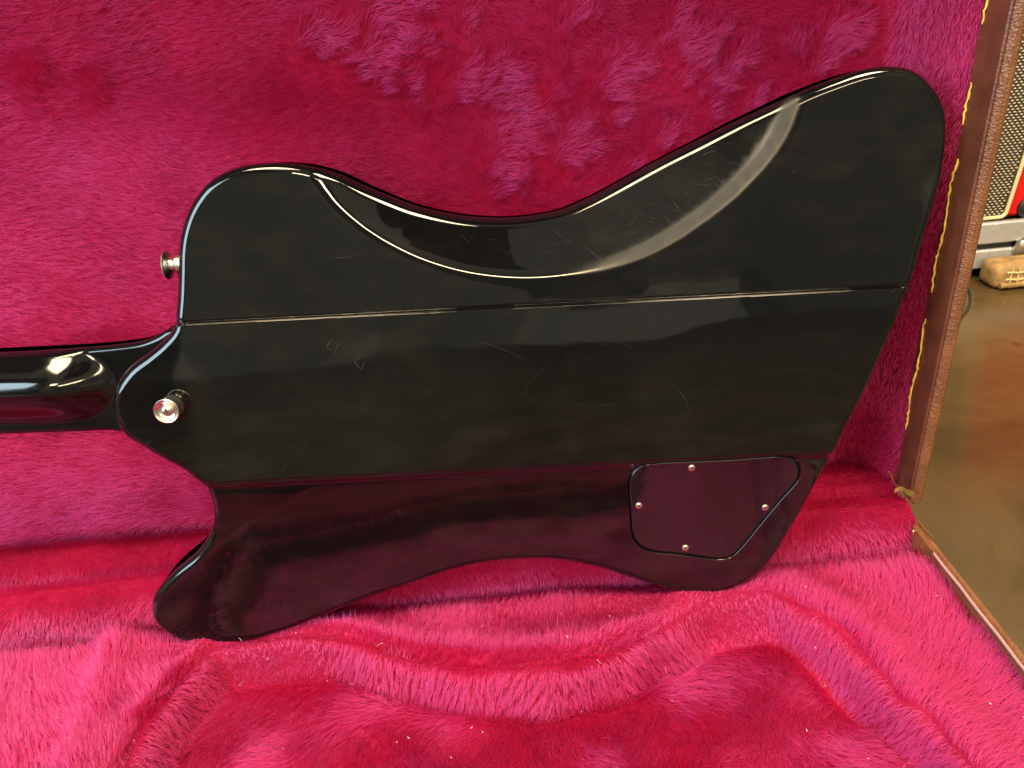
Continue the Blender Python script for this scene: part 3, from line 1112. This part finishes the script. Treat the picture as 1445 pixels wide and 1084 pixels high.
def body_part(name, reg, mat, label=None):
    t = tris[region == reg]
    used = np.unique(t)
    mp = -np.ones(len(P2), int)
    mp[used] = np.arange(len(used))
    V, N, Fc = list(pos_w[used]), list(nrm_w[used]), [tuple(mp[f]) for f in t]
    for i in range(nb):
        j = (i + 1) % nb
        if region_of((body_out[i] + body_out[j]) / 2) != reg:
            continue
        k = len(V)
        for a in (i, j):
            o3 = outw[ob[a]]
            nside = (GX * o3[0] + GY * o3[1])
            V.append(gw(body_out[a], zb[a])[0]); N.append(nside)
            V.append(gw(body_out[a], ZF + 0.003)[0]); N.append(nside)
            V.append(gw(body_out[a] - o3 * 0.003, ZF)[0]); N.append(-GN)
        Fc.append((k, k + 1, k + 4, k + 3))
        Fc.append((k + 1, k + 2, k + 5, k + 4))
    ob_ = mesh_obj(name, V, Fc, mat, guitar, normals=N)
    wr_ = np.zeros(len(V), np.float32)
    Pu = P2[used]
    if reg == 0:
        sd, _ = poly_sd(Pu, ARC)
        kx = sstep((Pu[:, 0] - 0.02) / 0.08)
        nz_ = 0.88 + 0.12 * vnoise(Pu[:, 0] * 300, Pu[:, 1] * 300, 300)
        wr_[:len(used)] = np.clip((np.exp(-(np.maximum(0, np.abs(sd - 0.002) - 0.0015) / 0.0032) ** 2) + 0.12 * sstep(sd / 0.004)) * kx * nz_, 0, 1)
    at = ob_.data.attributes.new('wear', 'FLOAT', 'POINT')
    at.data.foreach_set('value', wr_)
    return ob_


M_LACQ2 = M_LACQ
body_part('upper_wing', 0, M_LACQ)
body_part('centre_block', 1, M_LACQ)
body_part('lower_wing', 2, M_LACQ)
fr = body_out - outw[ob] * 0.003
res = delaunay_2d_cdt([Vector(p) for p in fr], [(i, (i + 1) % nb) for i in range(nb)], [], 1, 1e-7)
mesh_obj('front_face', gw(np.array([(v.x, v.y) for v in res[0]]), ZF), [tuple(f) for f in res[2]], M_LACQ, guitar)

# neck with its rounded heel
NECK_PX = [(-230, 508), (-100, 502), (0, 497), (60, 494), (120, 490), (165, 486), (200, 481), (222, 473), (242, 462), (275, 462), (300, 500), (300, 600),
           (270, 630), (215, 628), (185, 612), (160, 607), (120, 608), (60, 610), (0, 612), (-100, 616), (-230, 621)]
NE = g2(149, 550, -0.008)
NA = g2(-150, 557, -0.008)
nE = (NE - NA) / np.linalg.norm(NE - NA)
nN = np.array([-nE[1], nE[0]])


def neck_rest(P):
    a = (P - NE) @ nE
    b = (P - NE) @ nN
    wv = 0.0265
    t2 = (b / wv) ** 2 + (np.maximum(0, a + 0.050) / 0.050) ** 3
    s = np.minimum(1, np.sqrt(np.maximum(t2, 1e-12)))
    bulge = 0.0165 * (0.5 + 0.5 * np.cos(math.pi * s)) ** 0.75
    z = -0.0215 + bulge
    return z


neck_out = smooth_closed(outline_at(NECK_PX, neck_rest, 0.004), 360)
th = np.linspace(0, 2 * math.pi, 90, endpoint=False)
ne_extra = []
for s in (0.1, 0.22, 0.34, 0.46, 0.58, 0.7, 0.8, 0.9, 0.98):
    ang_ = np.linspace(-math.pi / 2, math.pi / 2, 40)
    ne_extra.append(NE + (nE[None] * (np.cos(ang_) * 0.050 * s - 0.050)[:, None]) + nN[None] * (np.sin(ang_) * 0.0265 * s)[:, None])
    for sg in (-1, 1):
        aa = np.linspace(-0.19, -0.051, 50)
        ne_extra.append(NE + nE[None] * aa[:, None] + nN[None] * (sg * 0.0265 * s))
nP, nz, nn_, nt_, no_, nbm = relief(neck_out, neck_rest, 0.004, np.vstack(ne_extra), 0.0022)
V, N, Fc = list(gw(nP, nz)), list(gdir(nn_)), [tuple(f) for f in nt_]
nob = np.array([((nP - p) ** 2).sum(1).argmin() for p in neck_out])
for i in range(len(neck_out)):
    j = (i + 1) % len(neck_out)
    k = len(V)
    for a in (i, j):
        o3 = no_[nob[a]]
        V.append(gw(neck_out[a], nz[nob[a]])[0]); N.append(GX * o3[0] + GY * o3[1])
        V.append(gw(neck_out[a], -0.036)[0]); N.append(GX * o3[0] + GY * o3[1])
    Fc.append((k, k + 1, k + 3, k + 2))
mesh_obj('neck', V, Fc, M_NECK, guitar, normals=N)

# control cavity cover with four screws
Cc = COVER.mean(0)


def inset(poly, d):
    nxt, prv = np.roll(poly, -1, 0), np.roll(poly, 1, 0)
    tg = nxt - prv
    tg /= np.linalg.norm(tg, axis=1)[:, None]
    ar = np.sum(poly[:, 0] * nxt[:, 1] - nxt[:, 0] * poly[:, 1])
    return poly + np.stack([-tg[:, 1], tg[:, 0]], 1) * d * (1 if ar > 0 else -1)


V, Fc = [], []
nc = len(COVER)
for (d, h) in ((0.0008, -0.0018), (0.0008, -0.0008), (0.0011, -0.0003), (0.0016, 0.00005), (0.0022, 0.0001)):
    q = inset(COVER, d)
    V += list(gw(q, body_rest(q, False) + h))
for lv in range(4):
    for i in range(nc):
        j = (i + 1) % nc
        Fc.append((lv * nc + i, lv * nc + j, (lv + 1) * nc + j, (lv + 1) * nc + i))
Fc.append(tuple(range(4 * nc, 5 * nc)))
cover = mesh_obj('control_cover', V, Fc, M_COVER, guitar, smooth=True)
cover.data.set_sharp_from_angle(angle=math.radians(50))


def cross(mbv, org, ax, size, wd, h0, h1):
    mbv.box((-size, -wd, h0), (size, wd, h1), axes=ax, org=org)
    mbv.box((-wd, -size, h0 + 1e-5), (wd, size, h1 + 2e-5), axes=ax, org=org)


AX_BACK = np.array([GX, GY, GN])
for i, (x, y) in enumerate(((976, 660), (902, 715), (1081, 718), (969, 777))):
    c = g2(x, y, -0.003)
    zc = body_rest(c[None], False)[0]
    o = gw(c, zc)[0]
    b = MB()
    b.lathe([(0.0024, -0.0006), (0.0024, 0.0002), (0.0022, 0.0007), (0.0016, 0.0010), (0.0008, 0.00115)], o, AX_BACK, 24)
    s = b.build('screw', M_SCREW, cover, smooth=True)
    an = 0.4 + i * 0.9
    ax = np.array([GX * math.cos(an) + GY * math.sin(an), -GX * math.sin(an) + GY * math.cos(an), GN])
    b = MB()
    cross(b, o, ax, 0.0012, 0.00028, 0.0008, 0.00122)
    b.build('screw_slot', M_SLOT, cover)

# strap button on the heel, its felt washer and screw
c = g2(244, 573)
o = gw(c, body_rest(c[None])[0])[0] - GN * 0.0042
b = MB()
b.lathe([(0.0070, 0.0042), (0.0074, 0.0048), (0.0070, 0.0056)], o, AX_BACK, 40)
btn = MB()
btn.lathe([(0.0056, -0.0010), (0.0056, 0.0012), (0.0048, 0.0024), (0.0045, 0.0050), (0.0047, 0.0078), (0.0054, 0.0102), (0.0066, 0.0121), (0.0076, 0.0130),
           (0.0079, 0.0139), (0.0078, 0.0146), (0.0073, 0.0150), (0.0067, 0.0147), (0.0056, 0.0136), (0.0044, 0.0128), (0.0036, 0.0127)], o, AX_BACK, 48)
sb = btn.build('strap_button', M_NICKEL, guitar, smooth=True)
b.build('felt_washer', M_FELT, sb, smooth=True)
b = MB()
b.lathe([(0.0036, 0.0126), (0.0036, 0.0135), (0.0030, 0.0143), (0.0018, 0.0148), (0.0006, 0.0149)], o, AX_BACK, 32)
b.build('screw', M_SCREW, sb, smooth=True)
b = MB()
cross(b, o, np.array([GX * .98 + GY * .2, -GX * .2 + GY * .98, GN]), 0.0019, 0.00042, 0.0143, 0.0151)
b.build('screw_slot', M_SLOT, sb)

# strap button on the upper horn
HD = -0.016
c = g2(254, 373, HD)
o = gw(c, HD)[0]
axd = -GX * 0.995 + GY * 0.03
axd = axd / np.linalg.norm(axd)
a1 = GN
a2 = np.cross(axd, a1)
AX_SIDE = np.array([a1, a2, axd])
b = MB()
pr = [(0.0052, -0.004), (0.0052, 0.0020), (0.0042, 0.0034), (0.0037, 0.0060), (0.0040, 0.0085), (0.0050, 0.0104), (0.0066, 0.0117), (0.0076, 0.0124),
      (0.0079, 0.0132), (0.0077, 0.0140), (0.0068, 0.0145), (0.0050, 0.0141), (0.0036, 0.0138)]
b.lathe([(r_ * 1.12, h_ * 0.58) for r_, h_ in pr], o, AX_SIDE, 48)
sb2 = b.build('strap_button', M_NICKEL, guitar, smooth=True)
b = MB()
b.lathe([(0.0034, 0.0078), (0.0034, 0.0084), (0.0026, 0.0088), (0.001, 0.0090)], o, AX_SIDE, 24)
b.build('screw', M_SCREW, sb2, smooth=True)

# scratches, dings and the two stamped marks
scr = MB()


def scratch(pxs, wd=0.00016, mbv=None):
    mbv = mbv or scr
    P = np.array([g2(x, y) for x, y in pxs])
    P = resample(P, max(4, int(np.linalg.norm(P[-1] - P[0]) / 0.002)))
    zz_ = body_rest(P) + 0.00003
    wds = wd * (0.35 + 0.65 * np.sin(np.linspace(0.15, math.pi - 0.15, len(P))))
    tg = np.gradient(P, axis=0)
    tg /= np.linalg.norm(tg, axis=1)[:, None] + 1e-12
    nn2 = np.stack([-tg[:, 1], tg[:, 0]], 1)
    k = len(mbv.v)
    for i in range(len(P)):
        mbv.v.append(gw(P[i] + nn2[i] * wds[i], zz_[i])[0])
        mbv.v.append(gw(P[i] - nn2[i] * wds[i], zz_[i])[0])
    for i in range(len(P) - 1):
        mbv.f.append([k + 2 * i, k + 2 * i + 1, k + 2 * i + 3, k + 2 * i + 2])


for s in ([(832, 480), (848, 485), (864, 490)], [(660, 478), (690, 486), (720, 497), (745, 510)], [(872, 482), (884, 487), (892, 491)],
          [(952, 545), (965, 560), (975, 582)], [(398, 660), (404, 655)], [(395, 666), (406, 659)], [(417, 656), (424, 656)], [(402, 647), (405, 647)],
          [(687, 403), (690, 399)], [(715, 441), (716, 445)], [(1001, 218), (1012, 214), (1018, 214)], [(1000, 221), (1006, 217)],
          [(1027, 205), (1048, 199)], [(1120, 246), (1124, 238)], [(1100, 187), (1108, 183)], [(640, 320), (646, 321)], [(905, 340), (920, 335)],
          [(490, 360), (515, 361)], [(470, 365), (500, 363)], [(1258, 412), (1264, 408)], [(205, 628), (214, 622)], [(500, 500), (503, 520)]):
    scratch(s, random.uniform(0.00003, 0.00008))
for i in range(90):      # rubbed arm-wear across the contour
    x = random.triangular(640, 1100, 960)
    yc = np.interp(x, [640, 700, 800, 900, 1000, 1100], [350, 355, 350, 322, 268, 190])
    y = yc + random.gauss(0, 16)
    L = random.uniform(5, 30)
    a = random.gauss(0.15, 0.5)
    c1, c2 = math.cos(a), math.sin(a)
    k = random.uniform(-.15, .15)
    scratch([(x, y), (x + L * .5 * c1, y + L * (.5 * c2 + k * .5)), (x + L * c1, y + L * c2)], random.uniform(0.000015, 0.00004))
for i in range(46):      # faint polishing swirls over the flat back
    x = random.uniform(300, 1180)
    y = random.uniform(420, 760)
    L = random.uniform(8, 70)
    a = random.gauss(0.2, 0.6)
    c1, c2 = math.cos(a), math.sin(a)
    k = random.uniform(-.12, .12)
    q_ = [(x, y), (x + L * .5 * c1, y + L * (.5 * c2 + k)), (x + L * c1, y + L * c2)]
    if all(poly_sd(np.array([g2(*t_)]), body_out)[0][0] > 0.012 and abs(poly_sd(np.array([g2(*t_)]), COVER)[0][0]) > 0.002 for t_ in q_):
        scratch(q_, random.uniform(0.000012, 0.000030))
# stamped figures
for s in ([(468, 479), (463, 486), (461, 491)], [(462, 491), (465, 495), (468, 492)], [(478, 483), (475, 490), (473, 497)], [(471, 497), (476, 498)],
          [(507, 502), (504, 508)], [(514, 511), (512, 517), (509, 523)], [(504, 514), (508, 521)], [(500, 510), (504, 515)]):
    scratch(s, 0.00011)
scr.build('scratches', M_SCRATCH, guitar)['kind'] = 'stuff'

# ------------------------------------------------------------------ things on the floor behind the case
M_RED = plain('red_paint', (0.62, 0.012, 0.012), 0.32, bump=0.05, bscale=300, var=0.08)
M_CREAM = plain('cream_piping', (0.72, 0.62, 0.36), 0.4, bump=0.08, bscale=500)
M_GRILLE = plain('dark_grille_cloth', (0.035, 0.026, 0.014), 0.8, bump=0.3, bscale=900)
M_WEAVE = plain('cream_weave', (0.46, 0.41, 0.31), 0.6)
M_ALU = plain('brushed_aluminium', (0.58, 0.60, 0.64), 0.40, 0.55, bump=0.10, bscale=240, var=0.08)
M_STEEL = plain('zinc_plate', (0.50, 0.53, 0.58), 0.36, 1.0, bump=0.06, bscale=200)
M_BLACK = plain('black_plastic', (0.012, 0.012, 0.013), 0.5, bump=0.2, bscale=300)
M_WICK = plain('tan_wicker', (0.36, 0.23, 0.095), 0.6, bump=0.5, bscale=260, var=0.3)
M_STRAW = plain('pale_straw', (0.72, 0.56, 0.30), 0.55, bump=0.3, bscale=400)
M_CABLE = plain('dark_cable', (0.020, 0.026, 0.018), 0.55)

YA = 1.10
ra, rb = onY(1370, 319, YA), onY(1445, 310, YA)
zt = 0.0895
rail = thing('road_case', 'silver aluminium edged road case on the floor under the speaker cabinet', 'road case', (0.95, YA + 0.15, 0.015))
b = MB()
b.box((0.60, YA, 0.056), (1.35, YA + 0.012, zt), bev=0.0025)
r1 = b.build('rail', M_ALU, rail)
b = MB()
b.box((0.60, YA, 0.016), (1.35, YA + 0.012, 0.0465), bev=0.0025)
b.build('rail', M_ALU, rail)
b = MB()
b.box((0.60, YA + 0.006, 0.0455), (1.35, YA + 0.30, 0.057))
b.box((0.605, YA + 0.0125, 0.018), (1.345, YA + 0.30, 0.0450))
b.box((0.605, YA + 0.0125, 0.0575), (1.345, YA + 0.30, zt - 0.002))
b.build('body_panel', M_BLACK, rail)
# corner bracket: a tapering plate with a rounded top
pl = [onY(*q, YA - 0.003) for q in ((1424, 377), (1432, 347), (1436, 340), (1443, 336), (1452, 337), (1457, 345), (1470, 372))]
V = [p for p in pl] + [p + np.array([0, 0.0025, 0]) for p in pl]
n = len(pl)
Fc = [tuple(range(n))[::-1], tuple(range(n, 2 * n))] + [(i, (i + 1) % n, n + (i + 1) % n, n + i) for i in range(n)]
br = mesh_obj('corner_bracket', V, Fc, M_STEEL, rail)
b = MB()
q = onY(1444, 344, YA - 0.003)
b.lathe([(0.0062, 0.0), (0.006, 0.0012), (0.0045, 0.0024), (0.002, 0.003)], q, np.array([[1, 0, 0], [0, 0, 1], [0, -1, 0]]), 24)
b.build('rivet', M_ALU, br, smooth=True)
b = MB()
for xx in (0.72, 1.25):
    b = MB()
    b.box((xx, YA + 0.05, 0.0), (xx + 0.04, YA + 0.09, 0.0158), bev=0.003)
    b.build('foot', M_BLACK, rail)

# speaker cabinet standing on the road case
spk = thing('speaker_cabinet', 'speaker cabinet with woven grille, cream piping and red front behind the case', 'speaker cabinet', (0.75, YA + 0.15, zt))
YS = YA + 0.010
zb_ = zt + 0.001
e0, e1 = onY(1417, 311, YS), onY(1445, 226, YS)
lean = (e1[0] - e0[0]) / (e1[2] - e0[2])
xg = e0[0]
b = MB()
b.box((xg - 0.16, YS + 0.004, zb_), (xg + 0.19, YS + 0.20, 0.46), bev=0.006)
b.build('cabinet', M_RED, spk)
# grille baffle, leaning piping line
V = [(xg - 0.155, YS + 0.0005, zb_ + 0.006), (xg - 0.004, YS + 0.0005, zb_ + 0.006), (xg - 0.004 + lean * 0.33, YS + 0.0005, zb_ + 0.336), (xg - 0.155, YS + 0.0005, zb_ + 0.336)]
V += [(x, YS + 0.0035, zz_) for (x, _, zz_) in V]
gc = mesh_obj('grille_cloth', V, [(3, 2, 1, 0), (4, 5, 6, 7), (0, 1, 5, 4), (1, 2, 6, 5), (2, 3, 7, 6), (3, 0, 4, 7)], M_GRILLE, spk)
b = MB()
px = 0.0072
rowz = np.arange(zb_ + 0.009, zb_ + 0.27, px * 0.56)
for i, zz_ in enumerate(rowz):
    xe = xg - 0.006 + lean * (zz_ - zb_ - 0.006)
    xs = np.arange(xg - 0.075 + (i % 2) * px * 0.5, xe, px)
    for x in xs:
        hw, hh = 0.0026 * random.uniform(.85, 1.1), 0.00145
        k = len(b.v)
        j = random.uniform(-.0002, .0002)
        y0 = YS + 0.0004
        b.v += [np.array(p) for p in ((x - hw, y0, zz_ + j), (x - hw * .4, y0 - .0011, zz_ + hh * .4 + j), (x + hw * .4, y0 - .0011, zz_ + hh * .4 + j), (x + hw, y0, zz_ + j),
                                      (x, y0, zz_ + hh + j), (x - hw * .4, y0 - .0011, zz_ - hh * .4 + j), (x + hw * .4, y0 - .0011, zz_ - hh * .4 + j), (x, y0, zz_ - hh + j))]
        for f in ((0, 1, 4), (1, 2, 4), (2, 3, 4), (1, 5, 6, 2), (0, 5, 1), (3, 2, 6), (0, 7, 5), (5, 7, 6), (6, 7, 3)):
            b.f.append([k + t for t in f][::-1])
wv = b.build('grille_weave', M_WEAVE, gc, smooth=False)
wv['kind'] = 'stuff'
pth = [(xg - 0.155, zb_ + 0.004)] + [(xg - 0.012, zb_ + 0.004)]
for a in np.linspace(-90, 0, 7):
    pth.append((xg - 0.009 + 0.009 * math.cos(math.radians(a)), zb_ + 0.013 + 0.009 * math.sin(math.radians(a))))
for s in np.linspace(0.02, 0.33, 8):
    pth.append((xg + lean * (s - 0.012), zb_ + s))
b = MB()
b.tube([(x, YS - 0.0005, zz_) for x, zz_ in pth], 0.0030, 10)
b.build('piping', M_CREAM, spk, smooth=True)
b = MB()
q = onY(1442, 312, YS)
b.lathe([(0.016, -0.004), (0.016, 0.003), (0.013, 0.006), (0.006, 0.008)], (q[0] + 0.006, YS + 0.004, zb_ + 0.014), np.array([[1, 0, 0], [0, 0, 1], [0, -1, 0]]), 20)
b.build('corner_guard', M_BLACK, spk, smooth=True)

# woven basket edge under the rail
q0, q1 = onZ(1403, 411, 0), onZ(1445, 411, 0)
YB = 1.05
bk = thing('woven_basket', 'low tan woven basket with pale straw grid beneath the metal rail', 'basket', (q0[0] + 0.06, YB + 0.02, 0))
b = MB()
b.box((q0[0] - 0.004, YB, 0.001), (q0[0] + 0.13, YB + 0.045, 0.040))
bb = b.build('basket_body', M_WICK, bk, smooth=True)
bm_ = bb.modifiers.new('round', 'BEVEL')
bm_.width, bm_.segments = 0.012, 5
for zz_ in (0.0165, 0.0275):
    b = MB()
    b.tube([(q0[0] + 0.013 + t * 0.10, YB - 0.0008 + 0.0006 * math.sin(t * 40), zz_ + 0.0007 * math.sin(t * 25)) for t in np.linspace(0, 1, 24)], 0.0015, 6)
    b.build('straw_band', M_STRAW, bk, smooth=True)
for i in range(9):
    b = MB()
    xx = q0[0] + 0.020 + i * 0.0105
    b.tube([(xx, YB - 0.0010 - 0.0005 * math.sin(s * 9), 0.012 + s * 0.022) for s in np.linspace(0, 1, 7)], 0.0012, 6)
    b.build('straw_stake', M_STRAW, bk, smooth=True)
b = MB()
b.tube([(q0[0] + 0.006 + t * 0.115, YB - 0.001, 0.008 + 0.0006 * math.sin(t * 30)) for t in np.linspace(0, 1, 16)], 0.0042, 8)
b.build('base_coil', M_WICK, bk, smooth=True)

# cable loop on the floor
cb = MB()
cb.tube([onZ(x, y, 0.0025) for x, y in ((1345, 455), (1358, 446), (1366, 436), (1370, 424), (1369, 412), (1363, 402), (1352, 396), (1335, 392), (1310, 392))], 0.0016, 8)
c_ = cb.build('cable', M_CABLE, None, smooth=True)
c_['label'], c_['category'] = 'thin dark cable looped on the floor beside the woven basket', 'cable'

# pale lint caught in the pile
M_LINT = plain('lint', (0.75, 0.68, 0.66), 0.6)
b = MB()
for i in range(60):
    x_, y_ = random.uniform(-0.33, 0.27), random.uniform(0.25, 0.40)
    z_ = base_height(np.array([x_]), np.array([y_]))[0] + random.uniform(0.0045, 0.0075)
    a_ = random.uniform(0, 6.28)
    L_ = random.choice((0.0005, 0.0006, 0.0008, 0.0008, 0.001, 0.0012, 0.0014, 0.005))
    q_ = np.array([x_, y_, z_])
    dv = np.array([math.cos(a_), math.sin(a_), random.uniform(-.2, .5)]) * L_
    b.tube([q_ - dv / 2, q_ + np.array([0, 0, L_ * .1]), q_ + dv / 2], 0.00016 if L_ < 0.002 else 0.00006, 5)
ln = b.build('lint', M_LINT, None)
ln['kind'] = 'stuff'
ln['label'] = 'tiny pale lint specks caught in the plush of the base'
